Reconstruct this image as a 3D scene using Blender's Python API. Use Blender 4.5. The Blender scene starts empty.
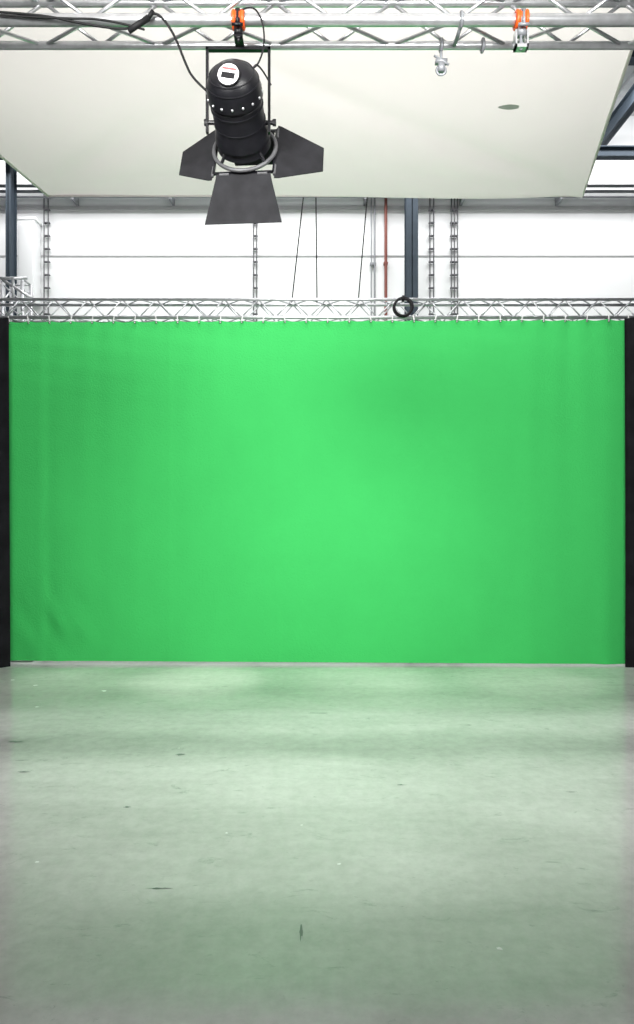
import bpy, bmesh, math, random
from mathutils import Vector, Matrix
random.seed(4)
S = bpy.context.scene
S.view_settings.view_transform = 'Standard'
S.view_settings.look = 'None'
S.view_settings.exposure = 0.0

# ---------------------------------------------------------------- materials
def mat(name, col, rough=0.6, metal=0.0, noise=0.06, scale=8.0, bump=0.0, bscale=60, spec=0.5):
    m = bpy.data.materials.new(name); m.use_nodes = True
    nt = m.node_tree; N = nt.nodes; L = nt.links
    b = N['Principled BSDF']
    b.inputs['Roughness'].default_value = rough
    b.inputs['Metallic'].default_value = metal
    b.inputs['Specular IOR Level'].default_value = spec
    tc = N.new('ShaderNodeTexCoord')
    n = N.new('ShaderNodeTexNoise'); n.inputs['Scale'].default_value = scale; n.inputs['Detail'].default_value = 5
    L.new(tc.outputs['Object'], n.inputs['Vector'])
    r = N.new('ShaderNodeValToRGB')
    r.color_ramp.elements[0].position = 0.3; r.color_ramp.elements[1].position = 0.7
    r.color_ramp.elements[0].color = [max(0, c*(1-noise)) for c in col] + [1]
    r.color_ramp.elements[1].color = [min(1, c*(1+noise)) for c in col] + [1]
    L.new(n.outputs['Fac'], r.inputs['Fac']); L.new(r.outputs['Color'], b.inputs['Base Color'])
    if bump > 0:
        n2 = N.new('ShaderNodeTexNoise'); n2.inputs['Scale'].default_value = bscale; n2.inputs['Detail'].default_value = 4
        L.new(tc.outputs['Object'], n2.inputs['Vector'])
        bp = N.new('ShaderNodeBump'); bp.inputs['Strength'].default_value = bump; bp.inputs['Distance'].default_value = 0.01
        L.new(n2.outputs['Fac'], bp.inputs['Height']); L.new(bp.outputs['Normal'], b.inputs['Normal'])
    return m

M_green = mat('green_fabric', (0.052, 0.50, 0.118), 0.9, noise=0.02, scale=2.5, bump=0.6, bscale=60, spec=0.15)
M_black = mat('black_molton', (0.012, 0.012, 0.014), 0.95, noise=0.3, scale=5, bump=0.3, spec=0.1)
M_alu = mat('aluminium', (0.60, 0.61, 0.63), 0.32, 0.8, noise=0.12, scale=20)
M_steel = mat('dark_blue_steel', (0.045, 0.06, 0.078), 0.6, 0.0, noise=0.1, spec=0.2)
M_gsteel = mat('grey_steel', (0.25, 0.26, 0.28), 0.45, 0.3)
M_wall = mat('white_wall_panel', (0.86, 0.865, 0.875), 0.55, noise=0.015, scale=1.5)
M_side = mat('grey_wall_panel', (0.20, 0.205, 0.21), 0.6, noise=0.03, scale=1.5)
M_seam = mat('panel_seam', (0.50, 0.50, 0.51), 0.6)
M_patch = mat('patch_grey', (0.56, 0.54, 0.54), 0.8)
M_run = mat('cable_run_grey', (0.10, 0.10, 0.11), 0.6)
M_roof = mat('roof_deck', (0.62, 0.64, 0.66), 0.6)
M_sblack = mat('lamp_black_paint', (0.006, 0.006, 0.008), 0.36, 0.0, noise=0.2, scale=30, bump=0.08, bscale=200, spec=0.3)
M_door = mat('barndoor_black', (0.013, 0.013, 0.015), 0.7, 0.0, noise=0.25, scale=14, spec=0.12)
M_ring = mat('worn_steel', (0.07, 0.07, 0.075), 0.5, 0.1, noise=0.2, scale=30, spec=0.4)
M_orange = mat('orange_plastic', (0.85, 0.10, 0.01), 0.4)
M_white = mat('white_label', (0.8, 0.8, 0.8), 0.5)
M_red = mat('red_brown_pipe', (0.22, 0.06, 0.045), 0.5)
M_labelred = mat('label_red', (0.55, 0.08, 0.08), 0.5)
M_rubber = mat('black_rubber', (0.010, 0.010, 0.011), 0.6, spec=0.25)
M_dark = mat('dark_mark', (0.15, 0.2, 0.165), 0.6)

# canopy – translucent cloth
M_can = mat('white_canopy_cloth', (0.78, 0.725, 0.735), 0.9, noise=0.04, scale=0.9, bump=0.08, bscale=3, spec=0.1)
nt = M_can.node_tree; b = nt.nodes['Principled BSDF']
tr = nt.nodes.new('ShaderNodeBsdfTranslucent'); tr.inputs['Color'].default_value = (0.82, 0.78, 0.755, 1)
mx = nt.nodes.new('ShaderNodeMixShader'); mx.inputs[0].default_value = 0.33
nt.links.new(b.outputs[0], mx.inputs[1]); nt.links.new(tr.outputs[0], mx.inputs[2])
nt.links.new(mx.outputs[0], nt.nodes['Material Output'].inputs['Surface'])

# floor
M_floor = bpy.data.materials.new('polished_concrete'); M_floor.use_nodes = True
nt = M_floor.node_tree; N = nt.nodes; L = nt.links; b = N['Principled BSDF']
tc = N.new('ShaderNodeTexCoord')
def nz(scale, detail=6, vec=None, rough=0.6, dist=0.0):
    n = N.new('ShaderNodeTexNoise'); n.inputs['Scale'].default_value = scale
    n.inputs['Detail'].default_value = detail; n.inputs['Roughness'].default_value = rough
    n.inputs['Distortion'].default_value = dist
    L.new(vec or tc.outputs['Object'], n.inputs['Vector']); return n
def ramp(src, stops):
    r = N.new('ShaderNodeValToRGB'); e = r.color_ramp.elements
    while len(e) < len(stops): e.new(0.5)
    for i, (p, c) in enumerate(stops):
        e[i].position = p; e[i].color = (c, c, c, 1) if not isinstance(c, tuple) else c + (1,)
    L.new(src, r.inputs['Fac']); return r
def mul(a, bb, fac=1.0, mode='MULTIPLY'):
    m = N.new('ShaderNodeMix'); m.data_type = 'RGBA'; m.blend_type = mode
    if isinstance(fac, float): m.inputs[0].default_value = fac
    else: L.new(fac, m.inputs[0])
    L.new(a, m.inputs[6])
    if isinstance(bb, tuple): m.inputs[7].default_value = bb
    else: L.new(bb, m.inputs[7])
    return m.outputs[2]
def mapping(sc, rot=0.0):
    mp = N.new('ShaderNodeMapping'); mp.inputs['Scale'].default_value = sc; mp.inputs['Rotation'].default_value = (0, 0, rot)
    L.new(tc.outputs['Object'], mp.inputs['Vector']); return mp.outputs[0]
base = ramp(nz(0.9, 8).outputs['Fac'], [(0.3, (0.66, 0.64, 0.64)), (0.7, (0.82, 0.80, 0.80))]).outputs['Color']
streak = ramp(nz(1.0, 5, mapping((0.35, 1.6, 1))).outputs['Fac'], [(0.34, 0.84), (0.55, 1.0)]).outputs['Color']
c = mul(base, streak)
# floor tone: darker bands across the hall, glare by the curtain painted in lighter
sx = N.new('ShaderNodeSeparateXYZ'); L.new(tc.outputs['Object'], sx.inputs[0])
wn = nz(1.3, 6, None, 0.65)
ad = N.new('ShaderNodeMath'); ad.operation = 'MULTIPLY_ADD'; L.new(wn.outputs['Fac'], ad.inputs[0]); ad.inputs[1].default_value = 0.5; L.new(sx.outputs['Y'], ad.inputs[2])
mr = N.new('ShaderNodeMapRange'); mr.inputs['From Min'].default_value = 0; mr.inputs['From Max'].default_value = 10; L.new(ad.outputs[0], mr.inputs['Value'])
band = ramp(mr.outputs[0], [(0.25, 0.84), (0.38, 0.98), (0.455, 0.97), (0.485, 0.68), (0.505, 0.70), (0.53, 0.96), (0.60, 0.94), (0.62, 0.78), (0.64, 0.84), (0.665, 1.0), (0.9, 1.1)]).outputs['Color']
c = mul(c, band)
fine = ramp(nz(14, 6, rough=0.7).outputs['Fac'], [(0.3, 0.84), (0.62, 1.0)]).outputs['Color']
c = mul(c, fine)
scuff = ramp(nz(2.2, 9, mapping((2.0, 5.0, 1), 0.5), 0.75, 0.8).outputs['Fac'], [(0.59, 0.0), (0.72, 0.75)]).outputs['Color']
c = mul(c, (0.26, 0.29, 0.27, 1), scuff, 'MIX')
scuff2 = ramp(nz(5.5, 8, mapping((1.0, 2.6, 1), -0.8), 0.8, 1.5).outputs['Fac'], [(0.635, 0.0), (0.70, 0.8)]).outputs['Color']
c = mul(c, (0.22, 0.25, 0.23, 1), scuff2, 'MIX')
chip = ramp(nz(9, 3, None, 0.5).outputs['Fac'], [(0.76, 0.0), (0.775, 1.0)]).outputs['Color']
c = mul(c, (0.9, 0.88, 0.88, 1), chip, 'MIX')
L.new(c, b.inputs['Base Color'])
rr = ramp(nz(1.3, 7, mapping((0.5, 1.6, 1)), 0.7).outputs['Fac'], [(0.3, 0.05), (0.7, 0.18)]).outputs['Color']
L.new(rr, b.inputs['Roughness'])
b.inputs['IOR'].default_value = 1.9
b.inputs['Specular IOR Level'].default_value = 0.5
bp = N.new('ShaderNodeBump'); bp.inputs['Strength'].default_value = 0.09; bp.inputs['Distance'].default_value = 0.01
L.new(nz(7, 6).outputs['Fac'], bp.inputs['Height']); L.new(bp.outputs['Normal'], b.inputs['Normal'])

# ---------------------------------------------------------------- helpers
def obj(name, bm, m, parent=None, smooth=False):
    me = bpy.data.meshes.new(name)
    bmesh.ops.recalc_face_normals(bm, faces=bm.faces)
    bm.to_mesh(me); bm.free()
    if smooth:
        for p in me.polygons: p.use_smooth = True
    o = bpy.data.objects.new(name, me); S.collection.objects.link(o)
    me.materials.append(m)
    if parent: o.parent = parent
    return o
def empty(name, loc=(0, 0, 0)):
    e = bpy.data.objects.new(name, None); S.collection.objects.link(e); e.location = loc; e.empty_display_size = 0.1
    return e
def box(bm, lo, hi, M=None):
    vs = [bm.verts.new((x, y, z)) for x in (lo[0], hi[0]) for y in (lo[1], hi[1]) for z in (lo[2], hi[2])]
    for f in [(0,1,3,2),(4,6,7,5),(0,4,5,1),(2,3,7,6),(0,2,6,4),(1,5,7,3)]:
        bm.faces.new([vs[i] for i in f])
    if M:
        for v in vs: v.co = M @ v.co
def tube(bm, a, b2, r, seg=12):
    a = Vector(a); b2 = Vector(b2); d = b2 - a; Ln = d.length
    q = d.to_track_quat('Z', 'Y').to_matrix()
    A = []; B = []
    for i in range(seg):
        t = 2*math.pi*i/seg; v = q @ Vector((math.cos(t)*r, math.sin(t)*r, 0))
        A.append(bm.verts.new(a+v)); B.append(bm.verts.new(b2+v))
    for i in range(seg):
        j = (i+1) % seg; bm.faces.new((A[i], A[j], B[j], B[i]))
    bm.faces.new(A[::-1]); bm.faces.new(B)
def torus(bm, c, R, r, M=None, seg=32, ms=8):
    c = Vector(c); rings = []
    for i in range(seg):
        t = 2*math.pi*i/seg; ring = []
        for j in range(ms):
            p = 2*math.pi*j/ms
            v = Vector(((R+r*math.cos(p))*math.cos(t), (R+r*math.cos(p))*math.sin(t), r*math.sin(p)))
            if M: v = M @ v
            ring.append(bm.verts.new(c+v))
        rings.append(ring)
    for i in range(seg):
        for j in range(ms):
            bm.faces.new((rings[i][j], rings[(i+1)%seg][j], rings[(i+1)%seg][(j+1)%ms], rings[i][(j+1)%ms]))
def lathe(bm, prof, seg=48):
    rings = []
    for z, r in prof:
        rings.append([bm.verts.new((r*math.cos(2*math.pi*i/seg), r*math.sin(2*math.pi*i/seg), z)) for i in range(seg)])
    for k in range(len(rings)-1):
        for i in range(seg):
            j = (i+1) % seg; bm.faces.new((rings[k][i], rings[k][j], rings[k+1][j], rings[k+1][i]))
    bm.faces.new(rings[0][::-1]); bm.faces.new(rings[-1])
def cable(name, pts, r, m, parent=None):
    cu = bpy.data.curves.new(name, 'CURVE'); cu.dimensions = '3D'; cu.bevel_depth = r; cu.bevel_resolution = 3
    sp = cu.splines.new('NURBS'); sp.points.add(len(pts)-1)
    for p, q in zip(sp.points, pts): p.co = (*q, 1)
    sp.use_endpoint_u = True; sp.order_u = 3; sp.resolution_u = 8
    cu.materials.append(m)
    o = bpy.data.objects.new(name, cu); S.collection.objects.link(o)
    if parent: o.parent = parent
    return o

# ---------------------------------------------------------------- shell
XW, YB, ZR = 7.0, 10.0, 7.4
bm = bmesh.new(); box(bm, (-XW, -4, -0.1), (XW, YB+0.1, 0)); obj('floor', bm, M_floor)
bm = bmesh.new(); box(bm, (-XW, YB, 0), (XW, YB+0.15, ZR)); wb = obj('wall_back', bm, M_wall)
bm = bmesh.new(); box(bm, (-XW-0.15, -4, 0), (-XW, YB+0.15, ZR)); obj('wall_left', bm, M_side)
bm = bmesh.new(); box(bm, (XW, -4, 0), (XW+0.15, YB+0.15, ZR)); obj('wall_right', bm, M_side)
bm = bmesh.new(); box(bm, (-XW-0.15, -4, ZR+0.06), (XW+0.15, YB+0.15, ZR+0.2))
x = -XW
while x < XW:
    box(bm, (x, -4, ZR), (x+0.16, YB, ZR+0.06)); x += 0.32
obj('ceiling', bm, M_roof)
for i, z in enumerate((2.0, 3.2, 4.3, 5.35, 6.05)):
    bm = bmesh.new(); h = 0.010 if z < 6 else 0.03
    box(bm, (-XW, YB-0.012, z-h), (XW, YB, z+h)); obj('trim_%d' % (i+1), bm, M_seam)

# steel frame of the hall
def column(X, hw):
    e = empty('steel_column'); bm = bmesh.new()
    for y in (9.50, 9.69): box(bm, (X-hw, y, 0), (X+hw, y+0.014, ZR-0.002))
    box(bm, (X-0.006, 9.50, 0), (X+0.006, 9.70, ZR-0.002)); obj('i_profile', bm, M_steel, e)
    bm = bmesh.new(); box(bm, (X-hw-0.06, 9.46, 0), (X+hw+0.06, 9.74, 0.02)); obj('base_plate', bm, M_steel, e)
column(1.325, 0.083); column(-4.30, 0.035)

def ibeam_x(name, y, z, h, w, m):
    bm = bmesh.new()
    box(bm, (-XW, y-w/2, z), (XW, y+w/2, z+0.015)); box(bm, (-XW, y-w/2, z+h-0.015), (XW, y+w/2, z+h))
    box(bm, (-XW, y-0.006, z), (XW, y+0.006, z+h)); return obj(name, bm, m)
ibeam_x('roof_beam', 9.35, 6.45, 0.14, 0.12, M_steel)
ibeam_x('roof_beam', 8.3, 7.08, 0.32, 0.16, M_steel)
ibeam_x('roof_beam', 5.2, 7.08, 0.32, 0.16, M_steel)
for X in (-4.1, 4.1):
    bm = bmesh.new()
    box(bm, (X-0.05, -3.8, 6.85), (X+0.05, YB-0.01, 6.865)); box(bm, (X-0.05, -3.8, 7.065), (X+0.05, YB-0.01, 7.08)); box(bm, (X-0.006, -3.8, 6.85), (X+0.006, YB-0.01, 7.08))
    obj('roof_purlin', bm, M_steel)
bm = bmesh.new()
for z, r in ((6.2, 0.022), (6.28, 0.022), (6.12, 0.014)): tube(bm, (-XW+0.01, 9.8, z), (XW-0.01, 9.8, z), r)
for x in [i*1.4-6.3 for i in range(10)]:
    box(bm, (x-0.02, 9.77, 6.08), (x+0.02, YB-0.015, 6.32))
obj('conduit_run', bm, M_gsteel)

def ladder(X, cols, sp, ztop=ZR):
    bm = bmesh.new()
    for i in range(cols):
        xx = X + (i-(cols-1)/2)*sp
        tube(bm, (xx, 9.93, 0), (xx, 9.93, ztop), 0.009, 8)
    z = 0.3
    while z < ztop:
        box(bm, (X-(cols-1)/2*sp-0.012, 9.935, z), (X+(cols-1)/2*sp+0.012, YB-0.015, z+0.014)); z += 0.19
    obj('wall_cable_run', bm, M_run)
ladder(-3.94, 2, 0.06); ladder(-0.9, 2, 0.045); ladder(1.67, 2, 0.055); ladder(2.0, 3, 0.045)
bm = bmesh.new(); tube(bm, (1.0, 9.92, 0), (1.0, 9.92, ZR), 0.022)
for z in (1, 2.5, 4, 5.2, 6.6): box(bm, (0.97, 9.9, z), (1.03, YB-0.015, z+0.03))
obj('sprinkler_pipe', bm, M_red)
bm = bmesh.new(); tube(bm, (0.84, 9.94, 0), (0.84, 9.94, ZR), 0.012); tube(bm, (0.79, 9.94, 0), (0.79, 9.94, ZR), 0.008)
for z in (1, 2.5, 4, 5.2, 6.6): box(bm, (0.77, 9.93, z), (0.86, YB-0.015, z+0.03))
obj('conduit_pipe', bm, M_gsteel)
bm = bmesh.new(); box(bm, (-4.28, 9.76, 4.6), (-4.04, YB-0.013, 5.8)); box(bm, (-4.30, 9.75, 5.78), (-4.02, YB-0.013, 5.82)); box(bm, (-4.26, 9.75, 4.7), (-4.06, 9.76, 5.7))
obj('ventilation_duct', bm, M_wall)

# ---------------------------------------------------------------- canopy
FL = Vector((-2.34, 5.94, 4.35)); FR = Vector((2.31, 5.94, 4.35)); NR = Vector((1.10, 0.6, 4.45)); NL = Vector((-3.3, 0.6, 4.45))
bm = bmesh.new(); n = 200; g = []
for i in range(n+1):
    row = []
    for j in range(n+1):
        u = i/n; v = j/n
        p = (FL.lerp(FR, u)).lerp(NL.lerp(NR, u), v)
        s = math.sin(math.pi*u)*math.sin(math.pi*v)
        p.z -= 0.16*s
        p.z += 0.020*math.sin(5.2*u+3*v)*math.sin(7*v+2*u)
        p.z -= 0.012*math.sin(math.pi*u)*math.exp(-v*6)
        for (cu, cv, sg, ang, am) in ((0, 0, 1, 0.62, .8), (1, 0, -1, 0.62, 1.0), (0, 0, 1, 0.25, .5), (1, 0, -1, 0.25, .5)):
            du = (u-cu)*sg; dv = v-cv
            d = du*math.sin(ang)-dv*math.cos(ang); rr_ = math.hypot(du, dv)
            p.z += 0.065*am*math.exp(-(d/0.026)**2)*math.exp(-rr_*1.8)*min(1, rr_*6)
        row.append(bm.verts.new(p))
    g.append(row)
for i in range(n):
    for j in range(n): bm.faces.new((g[i][j], g[i+1][j], g[i+1][j+1], g[i][j+1]))
can = empty('overhead_diffusion_canopy')
obj('cloth', bm, M_can, can, True)
bm = bmesh.new()
for a, c2 in ((FL, FR), (FR, NR), (NL, NR), (FL, NL)): tube(bm, a, c2, 0.010, 8)
obj('hem', bm, M_can, can, True)
bm = bmesh.new()
for p in (FL, FR, NL, NR): tube(bm, p, (p.x, p.y, ZR-0.002), 0.004, 6)
obj('suspension_wires', bm, M_gsteel, can)
bm = bmesh.new()
vs = [bm.verts.new((1.255+0.062*math.cos(t*math.pi/8)*(1+.2*math.sin(t)), 4.46+0.03*math.sin(t*math.pi/8), 4.245)) for t in range(16)]
bm.faces.new(vs)
obj('cloth_patch', bm, M_patch, can)

# ---------------------------------------------------------------- trusses
def box_truss_x(name, x0, x1, y0, y1, z0, z1, rc, rd, pitch, rfar=None):
    bm = bmesh.new(); rfar = rfar or rc
    tube(bm, (x0, y0, z0), (x1, y0, z0), rc, 16); tube(bm, (x0, y1, z0), (x1, y1, z0), rfar, 16)
    tube(bm, (x0, y0, z1), (x1, y0, z1), rfar, 16); tube(bm, (x0, y1, z1), (x1, y1, z1), rfar, 16)
    k = 0; x = x0
    while x < x1-0.01:
        xn = min(x+pitch/2, x1)
        for (a, b2) in (((y0, z0), (y0, z1)), ((y1, z0), (y1, z1)), ((y0, z0), (y1, z0)), ((y0, z1), (y1, z1))):
            p, q = (a, b2) if k % 2 == 0 else (b2, a)
            tube(bm, (x, *p), (xn, *q), rd, 8)
        x = xn; k += 1
    for x in (x0, x1):
        for (a, b2) in (((y0, z0), (y0, z1)), ((y1, z0), (y1, z1)), ((y0, z0), (y1, z0)), ((y0, z1), (y1, z1))):
            tube(bm, (x, *a), (x, *b2), rd*1.2, 8)
    return obj(name, bm, M_alu, None, True)
ft = box_truss_x('lighting_truss', -4.4, 4.4, 3.13, 3.30, 3.855, 4.06, 0.027, 0.0085, 0.56, 0.019)
bt = box_truss_x('curtain_truss', -4.4, 4.4, 7.225, 7.42, 3.66, 3.85, 0.019, 0.0075, 0.36, 0.016)
for nm, pts in (('wire_1', ((-0.27, 7.3, 3.84), (-0.15, 7.3, 4.93), (0.12, 7.3, ZR-0.005))),
                ('wire_2', ((-0.0, 7.3, 3.84), (-0.01, 7.3, 4.93), (-0.04, 7.3, ZR-0.005))),
                ('wire_3', ((0.44, 7.3, 3.84), (0.53, 7.3, 4.93), (0.76, 7.3, ZR-0.005)))):
    cable(nm, pts, 0.007, M_rubber, bt)
def tower(name, cx, cy, h, w=0.22):
    bm = bmesh.new(); a = w/2
    cs = [(cx-a, cy-a), (cx+a, cy-a), (cx+a, cy+a), (cx-a, cy+a)]
    for c3 in cs: tube(bm, (*c3, 0.02), (*c3, h), 0.02, 12)
    z = 0.1; k = 0
    while z < h-0.15:
        zn = min(z+0.2, h-0.05)
        for i in range(4):
            p, q = cs[i], cs[(i+1) % 4]
            if k % 2: p, q = q, p
            tube(bm, (*p, z), (*q, zn), 0.008, 8)
        z = zn; k += 1
    box(bm, (cx-0.3, cy-0.3, 0), (cx+0.3, cy+0.3, 0.02))
    for i in range(4): tube(bm, (*cs[i], h), (*cs[(i+1)%4], h), 0.012, 8)
    return obj(name, bm, M_alu, None, True)
tower('truss_tower', -3.34, 7.59, 4.16); tower('truss_tower', 3.85, 7.60, 4.16)
tower('truss_tower', -4.53, 3.215, 4.08); tower('truss_tower', 4.53, 3.215, 4.08)
bm = bmesh.new(); tube(bm, (-3.36, 7.3, 4.08), (-3.02, 7.3, 3.87), 0.016, 10); tube(bm, (-3.25, 7.3, 3.86), (-3.25, 7.3, 4.1), 0.016, 10); tube(bm, (-3.5, 7.3, 4.1), (-3.1, 7.3, 4.1), 0.016, 10)
obj('corner_brace', bm, M_alu, bt, True)
bm = bmesh.new()
R = Matrix.Rotation(math.radians(86), 3, 'X')
for k in range(6):
    torus(bm, (0.905+random.uniform(-.008, .008), 7.185-0.005*k, 3.755+random.uniform(-.008, .008)), 0.098-0.004*(k % 3), 0.009, R, 40, 6)
box(bm, (0.893, 7.15, 3.82), (0.917, 7.22, 3.87))
obj('coiled_cable', bm, M_rubber, bt, True)

# ---------------------------------------------------------------- green curtain
W = 3.245; ZT = 3.605; bm = bmesh.new(); nx, nz_ = 420, 130; sp = 2*W/29; g = []
def fold(x, z):
    t = (ZT-z)/ZT
    e = abs(x)/W
    y = 0.004*math.sin(x*9.0+0.6*math.sin(x*3))*(0.25+e**3*1.6) + 0.0025*math.sin(x*23+1.0)*(0.3+e*e)
    y += 0.005*math.sin(x*2*math.pi/sp)*math.exp(-t*20)
    y += 0.010*math.exp(-((x+2.35+0.35*t)/0.12)**2)*t + 0.010*math.exp(-((x+2.9)/0.06)**2)
    y += 0.003*math.exp(-((x+0.5-0.1*t)/0.03)**2) + 0.003*math.exp(-((x-1.3-0.1*t)/0.03)**2)+ 0.003*math.exp(-((x+1.55)/0.03)**2)
    dx = x+2.75; dz = z-0.42
    env = math.exp(-(dx/0.45)**2-(dz/0.42)**2)
    y += 0.015*env*math.sin(10*(dx*0.85+dz*0.55)+2*math.sin(3*dz))+0.004*env*math.sin(31*(dx*0.8+dz*0.5)+3*dx)
    dx = x-2.9; env = math.exp(-(dx/0.35)**2)*t
    y += 0.009*env*math.sin(15*dx+z*0.8)
    y += 0.003*math.sin(z*30+x*4)*math.exp(-t*5)*(0.4+e)
    return y
for i in range(nx+1):
    x = -W+2*W*i/nx; row = []
    for j in range(nz_+1):
        top = ZT-0.014*abs(math.sin(math.pi*(x+W)/sp))
        bot = 0.028-0.010*(x/W)
        z = bot+(top-bot)*j/nz_
        row.append(bm.verts.new((x, 7.14-fold(x, z)-0.04*(x/W), z)))
    g.append(row)
for i in range(nx):
    for j in range(nz_): bm.faces.new((g[i][j], g[i+1][j], g[i+1][j+1], g[i][j+1]))
gc = empty('green_screen_curtain')
obj('cloth', bm, M_green, gc, True)
bm = bmesh.new(); bm2 = bmesh.new()
for k in range(30):
    x = -W+k*sp; x = max(-W+0.02, min(W-0.02, x)); yo = -0.03-0.04*(x/W)
    box(bm, (x-0.005, 7.135+yo, ZT-0.035), (x+0.005, 7.140+yo, ZT+0.045), Matrix.Translation((x, 7.15, ZT)) @ Matrix.Rotation(random.uniform(-.25, .25), 4, 'Y') @ Matrix.Translation((-x, -7.15, -ZT)))
    torus(bm2, (x, 7.133+yo, ZT-0.025), 0.010, 0.003, R, 14, 6)
obj('tie_straps', bm, M_white, gc); obj('eyelets', bm2, M_ring, gc, True)

def drape(x0, x1, y, ph):
    bm = bmesh.new(); nx = 260; g = []
    for i in range(nx+1):
        x = x0+(x1-x0)*i/nx
        row = []
        for j in range(9):
            z = 0.006+3.59*j/8
            row.append(bm.verts.new((x, y+0.04*math.sin(x*22+ph)+0.02*math.sin(x*41+z*0.6), z)))
        g.append(row)
    for i in range(nx):
        for j in range(8): bm.faces.new((g[i][j], g[i+1][j], g[i+1][j+1], g[i][j+1]))
    obj('black_stage_curtain', bm, M_black, None, True)
drape(-5.2, -3.165, 7.04, 0.3); drape(3.165, 5.2, 6.99, 1.2)

# ---------------------------------------------------------------- spotlight
lamp = empty('stage_spotlight')
f = Vector((0.07, 0.905, -0.42)).normalized()
u = (Vector((0, 0, 1)) - f*f.z).normalized(); xl = u.cross(f).normalized()
RM = Matrix((xl, u, f)).transposed().to_4x4()
PIV = Vector((-0.360, 3.2, 3.425))
T = Matrix.Translation(PIV) @ RM
def place(bm, name, m, smooth=False, bev=0):
    for v in bm.verts: v.co = T @ v.co
    o = obj(name, bm, m, lamp, smooth)
    if smooth:
        o.data.set_sharp_from_angle(angle=math.radians(35))
    return o
bm = bmesh.new()
lathe(bm, [(-0.262, 0.001), (-0.260, 0.040), (-0.25, 0.072), (-0.228, 0.098), (-0.198, 0.116), (-0.165, 0.124), (-0.125, 0.126), (-0.122, 0.112), (-0.108, 0.112), (-0.105, 0.117),
           (0.02, 0.120), (0.03, 0.126), (0.075, 0.132), (0.08, 0.122), (0.10, 0.124), (0.115, 0.130), (0.115, 0.10), (0.08, 0.09)])
place(bm, 'housing', M_sblack, True)
bm = bmesh.new()
for z in (-0.085, -0.01):
    lathe(bm, [(z-0.004, 0.112), (z-0.003, 0.122), (z+0.003, 0.122), (z+0.004, 0.112)])
place(bm, 'housing_bands', M_sblack, True)
bm = bmesh.new()
lathe(bm, [(0.083, 0.085), (0.088, 0.10), (0.09, 0.05)]); place(bm, 'lens', M_ring, True)
bm = bmesh.new()
for k in range(16):
    t = 2*math.pi*k/16
    bmesh.ops.create_uvsphere(bm, u_segments=8, v_segments=6, radius=0.0062, matrix=Matrix.Translation((0.125*math.cos(t), 0.125*math.sin(t), -0.146)))
place(bm, 'vent_rivets', M_alu, True)
bm = bmesh.new()
for rr_, zz in ((0.099, -0.227), (0.117, -0.196)):
    torus(bm, (0, 0, zz), rr_, 0.003, None, 48, 6)
place(bm, 'cap_ribs', M_sblack, True)
def cap_disc(name, m, r, off, ang, w=None):
    n0 = Vector((0, math.sin(ang), -math.cos(ang)))
    c0 = Vector((0.002, -0.052, -0.258)) + n0*off
    zax = n0; yax = (Vector((0, 1, 0)) - n0*n0.y).normalized(); xax = yax.cross(zax)
    q = Matrix((xax, yax, zax)).transposed() @ Matrix.Rotation(-0.2, 3, 'Z')
    bm = bmesh.new()
    if w:
        vs = [q @ Vector(p) for p in ((-w[0]+w[2], -w[1]+w[3], 0), (w[0]+w[2], -w[1]+w[3], 0), (w[0]+w[2], w[1]+w[3], 0), (-w[0]+w[2], w[1]+w[3], 0))]
        vs = [bm.verts.new(c0+v) for v in vs]; bm.faces.new(vs)
    else:
        a_ = [q @ Vector((r*math.cos(i*math.pi/16), r*math.sin(i*math.pi/16), 0)) for i in range(32)]
        T0 = [bm.verts.new(c0+v) for v in a_]; B0 = [bm.verts.new(c0+v-n0*0.022) for v in a_]
        bm.faces.new(T0); bm.faces.new(B0[::-1])
        for i in range(32): bm.faces.new((T0[i], T0[(i+1) % 32], B0[(i+1) % 32], B0[i]))
    place(bm, name, m)
A = math.radians(-24)
cap_disc('label_rim', M_sblack, 0.051, 0.004, A); cap_disc('label', M_white, 0.046, 0.0055, A)
cap_disc('label_red_band', M_labelred, 0, 0.0072, A, (0.032, 0.005, 0, 0.023))
cap_disc('label_dark_panel', M_sblack, 0, 0.0072, A, (0.030, 0.013, 0, -0.006))
bm = bmesh.new()
torus(bm, (0, 0, 0.135), 0.152, 0.010, None, 56, 10)
place(bm, 'front_ring', M_ring, True)
bm = bmesh.new()
for k in range(4):
    t = math.pi/4+k*math.pi/2
    tube(bm, (0.11*math.cos(t), 0.11*math.sin(t), 0.09), (0.152*math.cos(t), 0.152*math.sin(t), 0.135), 0.008, 8)
place(bm, 'ring_arms', M_sblack, True)
bm = bmesh.new(); a = 0.150; w = 0.010
box(bm, (-a, -a, 0.148), (a, -a+w, 0.160)); box(bm, (-a, a-w, 0.148), (a, a, 0.160)); box(bm, (-a, -a, 0.148), (-a+w, a, 0.160)); box(bm, (a-w, -a, 0.148), (a, a, 0.160))
place(bm, 'barndoor_frame', M_sblack)
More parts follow.
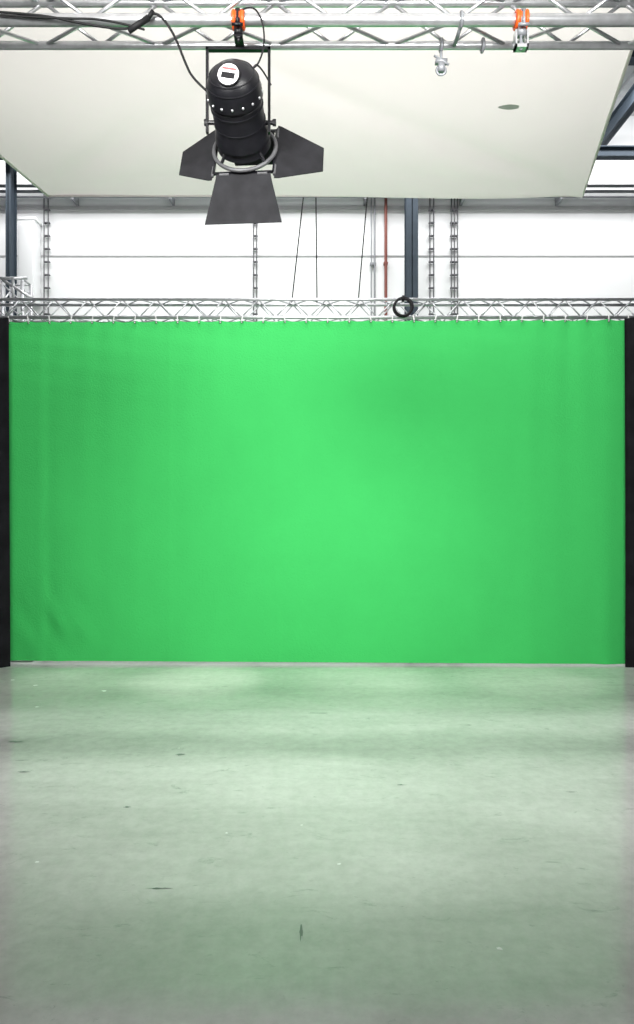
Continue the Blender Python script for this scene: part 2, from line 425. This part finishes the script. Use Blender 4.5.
def door(name, side, ang, L_, w0, w1):
    bm = bmesh.new(); s = Vector((side[0], side[1], 0)); t = Vector((-side[1], side[0], 0)); fz = Vector((0, 0, 1))
    d = fz*math.cos(ang)+s*math.sin(ang); nrm = d.cross(t).normalized()*0.0015
    o = s*0.150+fz*0.156
    pts = [o+t*w0/2, o-t*w0/2, o-t*w0/2*1.0+d*0.02-t*(w1-w0)*0.02, o+d*L_-t*w1/2, o+d*L_+t*w1/2, o+t*w0/2+d*0.02+t*(w1-w0)*0.02]
    A_ = [bm.verts.new(p+nrm) for p in pts]; B_ = [bm.verts.new(p-nrm) for p in pts]
    bm.faces.new(A_); bm.faces.new(B_[::-1])
    for i in range(6):
        j = (i+1) % 6; bm.faces.new((A_[i], B_[i], B_[j], A_[j]))
    place(bm, name, M_door)
    bm = bmesh.new()
    for k in (-0.35, 0.35): tube(bm, o+t*w0*(k-0.09), o+t*w0*(k+0.09), 0.007, 8)
    place(bm, name+'_hinge', M_ring)
door('barndoor_bottom', (0, -1), math.radians(66), 0.240, 0.265, 0.375)
door('barndoor_top', (0, 1), math.radians(4), 0.20, 0.265, 0.20)
door('barndoor_right', (-1, 0), math.radians(76), 0.235, 0.37, 0.165)
door('barndoor_left', (1, 0), math.radians(76), 0.190, 0.37, 0.165)
bm = bmesh.new()
yx0, yx1 = PIV.x-0.160, PIV.x+0.142; zt = 3.775; yy = PIV.y
box(bm, (yx0, yy-0.012, PIV.z-0.05), (yx0+0.012, yy+0.012, zt)); box(bm, (yx1-0.012, yy-0.012, PIV.z-0.05), (yx1, yy+0.012, zt))
box(bm, (yx0, yy-0.012, zt-0.014), (yx1, yy+0.012, zt))
obj('yoke', bm, M_sblack, lamp)
bm = bmesh.new()
for sx_ in (-1, 1):
    xx = PIV.x+sx_*0.15
    tube(bm, (PIV.x+sx_*0.105, yy, PIV.z), (xx+sx_*0.012, yy, PIV.z), 0.010, 12); tube(bm, (xx+sx_*0.002, yy, PIV.z), (xx+sx_*0.018, yy, PIV.z), 0.016, 8)
obj('tilt_knobs', bm, M_sblack, lamp)

def clamp(parent, X, y, z, r, drop, body, name='clamp'):
    RX = Matrix.Rotation(math.pi/2, 3, 'Y')
    bm = bmesh.new()
    for k in range(4):
        torus(bm, (X-0.021+0.014*k, y, z), r+0.007, 0.009, RX, 24, 8)
    obj(name+'_band', bm, M_orange, parent, True)
    bm = bmesh.new()
    box(bm, (X-0.010, y-0.040, z-r-0.02), (X+0.010, y-0.034, z+r))
    box(bm, (X-0.018, y-0.02, z-r-0.045), (X+0.018, y+0.02, z-r-0.008))
    tube(bm, (X, y, z-r-0.04), (X, y, z-r-drop), 0.007, 10)
    tube(bm, (X-0.0, y-0.045, z+0.02), (X, y-0.045, z-0.05), 0.006, 8)
    tube(bm, (X-0.025, y-0.045, z-0.05), (X+0.025, y-0.045, z-0.05), 0.007, 8)
    tube(bm, (X, y, z-r-drop+0.012), (X, y, z-r-drop+0.03), 0.016, 6)
    obj(name+'_bolt', bm, body, parent, True)
clamp(lamp, PIV.x, 3.13, 3.855, 0.027, 0.075, M_sblack)
bm = bmesh.new(); box(bm, (PIV.x-0.02, 3.115, zt-0.004), (PIV.x+0.02, yy+0.012, zt+0.006)); obj('yoke_plate', bm, M_sblack, lamp)
clamp(ft, 0.935, 3.13, 3.855, 0.027, 0.11, M_gsteel, 'pipe_clamp')
bm = bmesh.new(); box(bm, (0.905, 3.11, 3.72), (0.965, 3.15, 3.735)); box(bm, (0.905, 3.11, 3.72), (0.913, 3.15, 3.80)); box(bm, (0.957, 3.11, 3.72), (0.965, 3.15, 3.80)); obj('clamp_hook', bm, M_alu, ft)
RX = Matrix.Rotation(math.pi/2, 3, 'Y')
bm = bmesh.new(); torus(bm, (0.60, 3.30, 3.855), 0.026, 0.008, RX, 24, 8); tube(bm, (0.60, 3.30, 3.835), (0.60, 3.30, 3.76), 0.007, 8)
box(bm, (0.572, 3.285, 3.768), (0.628, 3.315, 3.785)); box(bm, (0.585, 3.285, 3.73), (0.615, 3.315, 3.768)); torus(bm, (0.60, 3.30, 3.735), 0.022, 0.006, Matrix.Rotation(math.pi/2, 3, 'X'), 24, 8)
tube(bm, (0.565, 3.29, 3.80), (0.635, 3.29, 3.755), 0.006, 8)
obj('hook_clamp', bm, M_gsteel, ft, True)
bm = bmesh.new(); torus(bm, (0.66, 3.13, 3.855), 0.031, 0.008, RX, 24, 8); tube(bm, (0.66, 3.13, 3.83), (0.66, 3.28, 3.84), 0.009, 8); torus(bm, (0.80, 3.30, 3.855), 0.026, 0.008, RX, 24, 8); obj('pipe_coupler', bm, M_gsteel, ft, True)

pc = cable('power_cable', [(-1.9, 3.09, 3.885), (-1.3, 3.085, 3.86), (-1.05, 3.08, 3.80), (-0.86, 3.08, 3.775), (-0.80, 3.08, 3.80), (-0.74, 3.08, 3.86), (-0.69, 3.09, 3.83), (-0.64, 3.1, 3.75),
                    (-0.60, 3.08, 3.64), (-0.55, 3.04, 3.52), (-0.46, 3.06, 3.46)], 0.0055, M_rubber)
cable('branch', [(-1.45, 3.09, 3.85), (-1.15, 3.08, 3.825), (-0.95, 3.085, 3.83), (-0.78, 3.085, 3.78)], 0.005, M_rubber, pc)
bm = bmesh.new(); tube(bm, (-0.85, 3.08, 3.77), (-0.76, 3.08, 3.83), 0.014, 10); tube(bm, (-0.76, 3.08, 3.83), (-0.74, 3.08, 3.86), 0.010, 10); obj('connector', bm, M_rubber, pc, True)
cable('safety_cable', [(-0.36, 3.1, 3.87), (-0.30, 3.09, 3.90), (-0.25, 3.09, 3.84), (-0.235, 3.1, 3.74), (-0.26, 3.1, 3.64), (-0.30, 3.12, 3.62), (-0.27, 3.15, 3.68), (-0.215, 3.2, 3.60)], 0.004, M_rubber, lamp)

bm = bmesh.new()
for (X, D, s) in ((-1.28, 3.12, .010), (-0.45, 3.4, .006), (0.67, 2.5, .009), (0.1, 3.1, .009), (-2.3, 5.6, .018), (-1.9, 6.1, .022), (-2.9, 6.5, .02), (-2.6, 6.3, .016)):
    vs = [bm.verts.new((X+s*random.uniform(.6, 1.6)*math.cos(t*math.pi/3.5), D+s*random.uniform(.6, 1.3)*math.sin(t*math.pi/3.5), 0.0015)) for t in range(7)]
    bm.faces.new(vs)
obj('paint_flecks', bm, M_white)
bm = bmesh.new()
for (X, D, lx, ly) in ((-0.67, 2.9, .05, .004), (-1.03, 3.7, .02, .008), (-0.06, 2.6, .006, .04), (-1.8, 4.2, .04, .006), (1.45, 3.9, .04, .004), (-0.9, 4.5, .03, .012), (-2.1, 4.75, .06, .012), (0.5, 4.0, .03, .006)):
    vs = [bm.verts.new((X+lx*random.uniform(.5, 1.3)*math.cos(t*math.pi/7), D+ly*random.uniform(.4, 1.8)*math.sin(t*math.pi/7), 0.0014)) for t in range(14)]
    bm.faces.new(vs)
obj('scuff_marks', bm, M_dark)

# ---------------------------------------------------------------- lights
def area(name, loc, tgt, sx, sy, power, col=(1, 1, 1), spread=180):
    l = bpy.data.lights.new(name, 'AREA'); l.shape = 'RECTANGLE'; l.size = sx; l.size_y = sy; l.energy = power; l.color = col
    l.spread = math.radians(spread)
    o = bpy.data.objects.new(name, l); S.collection.objects.link(o); o.location = loc
    o.rotation_euler = (Vector(tgt)-Vector(loc)).to_track_quat('-Z', 'Y').to_euler(); return o
area('curtain_key_light', (-1.3, 0.6, 3.5), (0.35, 7.2, 1.5), 1.1, 0.8, 66, (1, 1, 0.97), spread=88)  # unseen key lights, added out of frame to light the curtain
area('curtain_key_light', (1.3, 0.6, 3.5), (0.05, 7.2, 1.5), 1.1, 0.8, 66, (1, 1, 0.97), spread=88)
area('wall_fill_light', (0, 8.6, 7.0), (0, 9.9, 4.6), 12, 0.3, 335)  # unseen strip, added to brighten the back wall
area('canopy_top_fill', (0, 3.6, 7.0), (0, 3.6, 0), 4.5, 2.0, 310, (1, 0.98, 0.97))  # unseen source, added to glow through the canopy and lift the floor
def down(x, e, ang):  # invented spots without fixtures, added to brighten the floor at the curtain foot
    sl = bpy.data.lights.new('floor_fill_spot', 'SPOT'); sl.energy = e; sl.spot_size = math.radians(ang); sl.spot_blend = 0.9; sl.shadow_soft_size = 0.08; sl.color = (1, 0.97, 0.91)
    so = bpy.data.objects.new('floor_fill_spot', sl); S.collection.objects.link(so); so.location = (x, 5.85, 4.2)
    so.rotation_euler = (Vector((x, 6.45, 0))-so.location).to_track_quat('-Z', 'Y').to_euler()
down(-1.15, 330, 21); down(0.5, 150, 22); down(2.0, 180, 22); down(-2.3, 150, 22)
w = bpy.data.worlds.new('World'); S.world = w; w.use_nodes = True
w.node_tree.nodes['Background'].inputs[0].default_value = (1, 0.99, 1, 1)
w.node_tree.nodes['Background'].inputs[1].default_value = 0.42

cam = bpy.data.cameras.new('camera'); cam.sensor_fit = 'VERTICAL'; cam.sensor_height = 36; cam.lens = 24
co = bpy.data.objects.new('camera', cam); S.collection.objects.link(co)
co.location = (0, 0, 1.6); co.rotation_euler = (math.pi/2, 0, 0)
S.camera = co
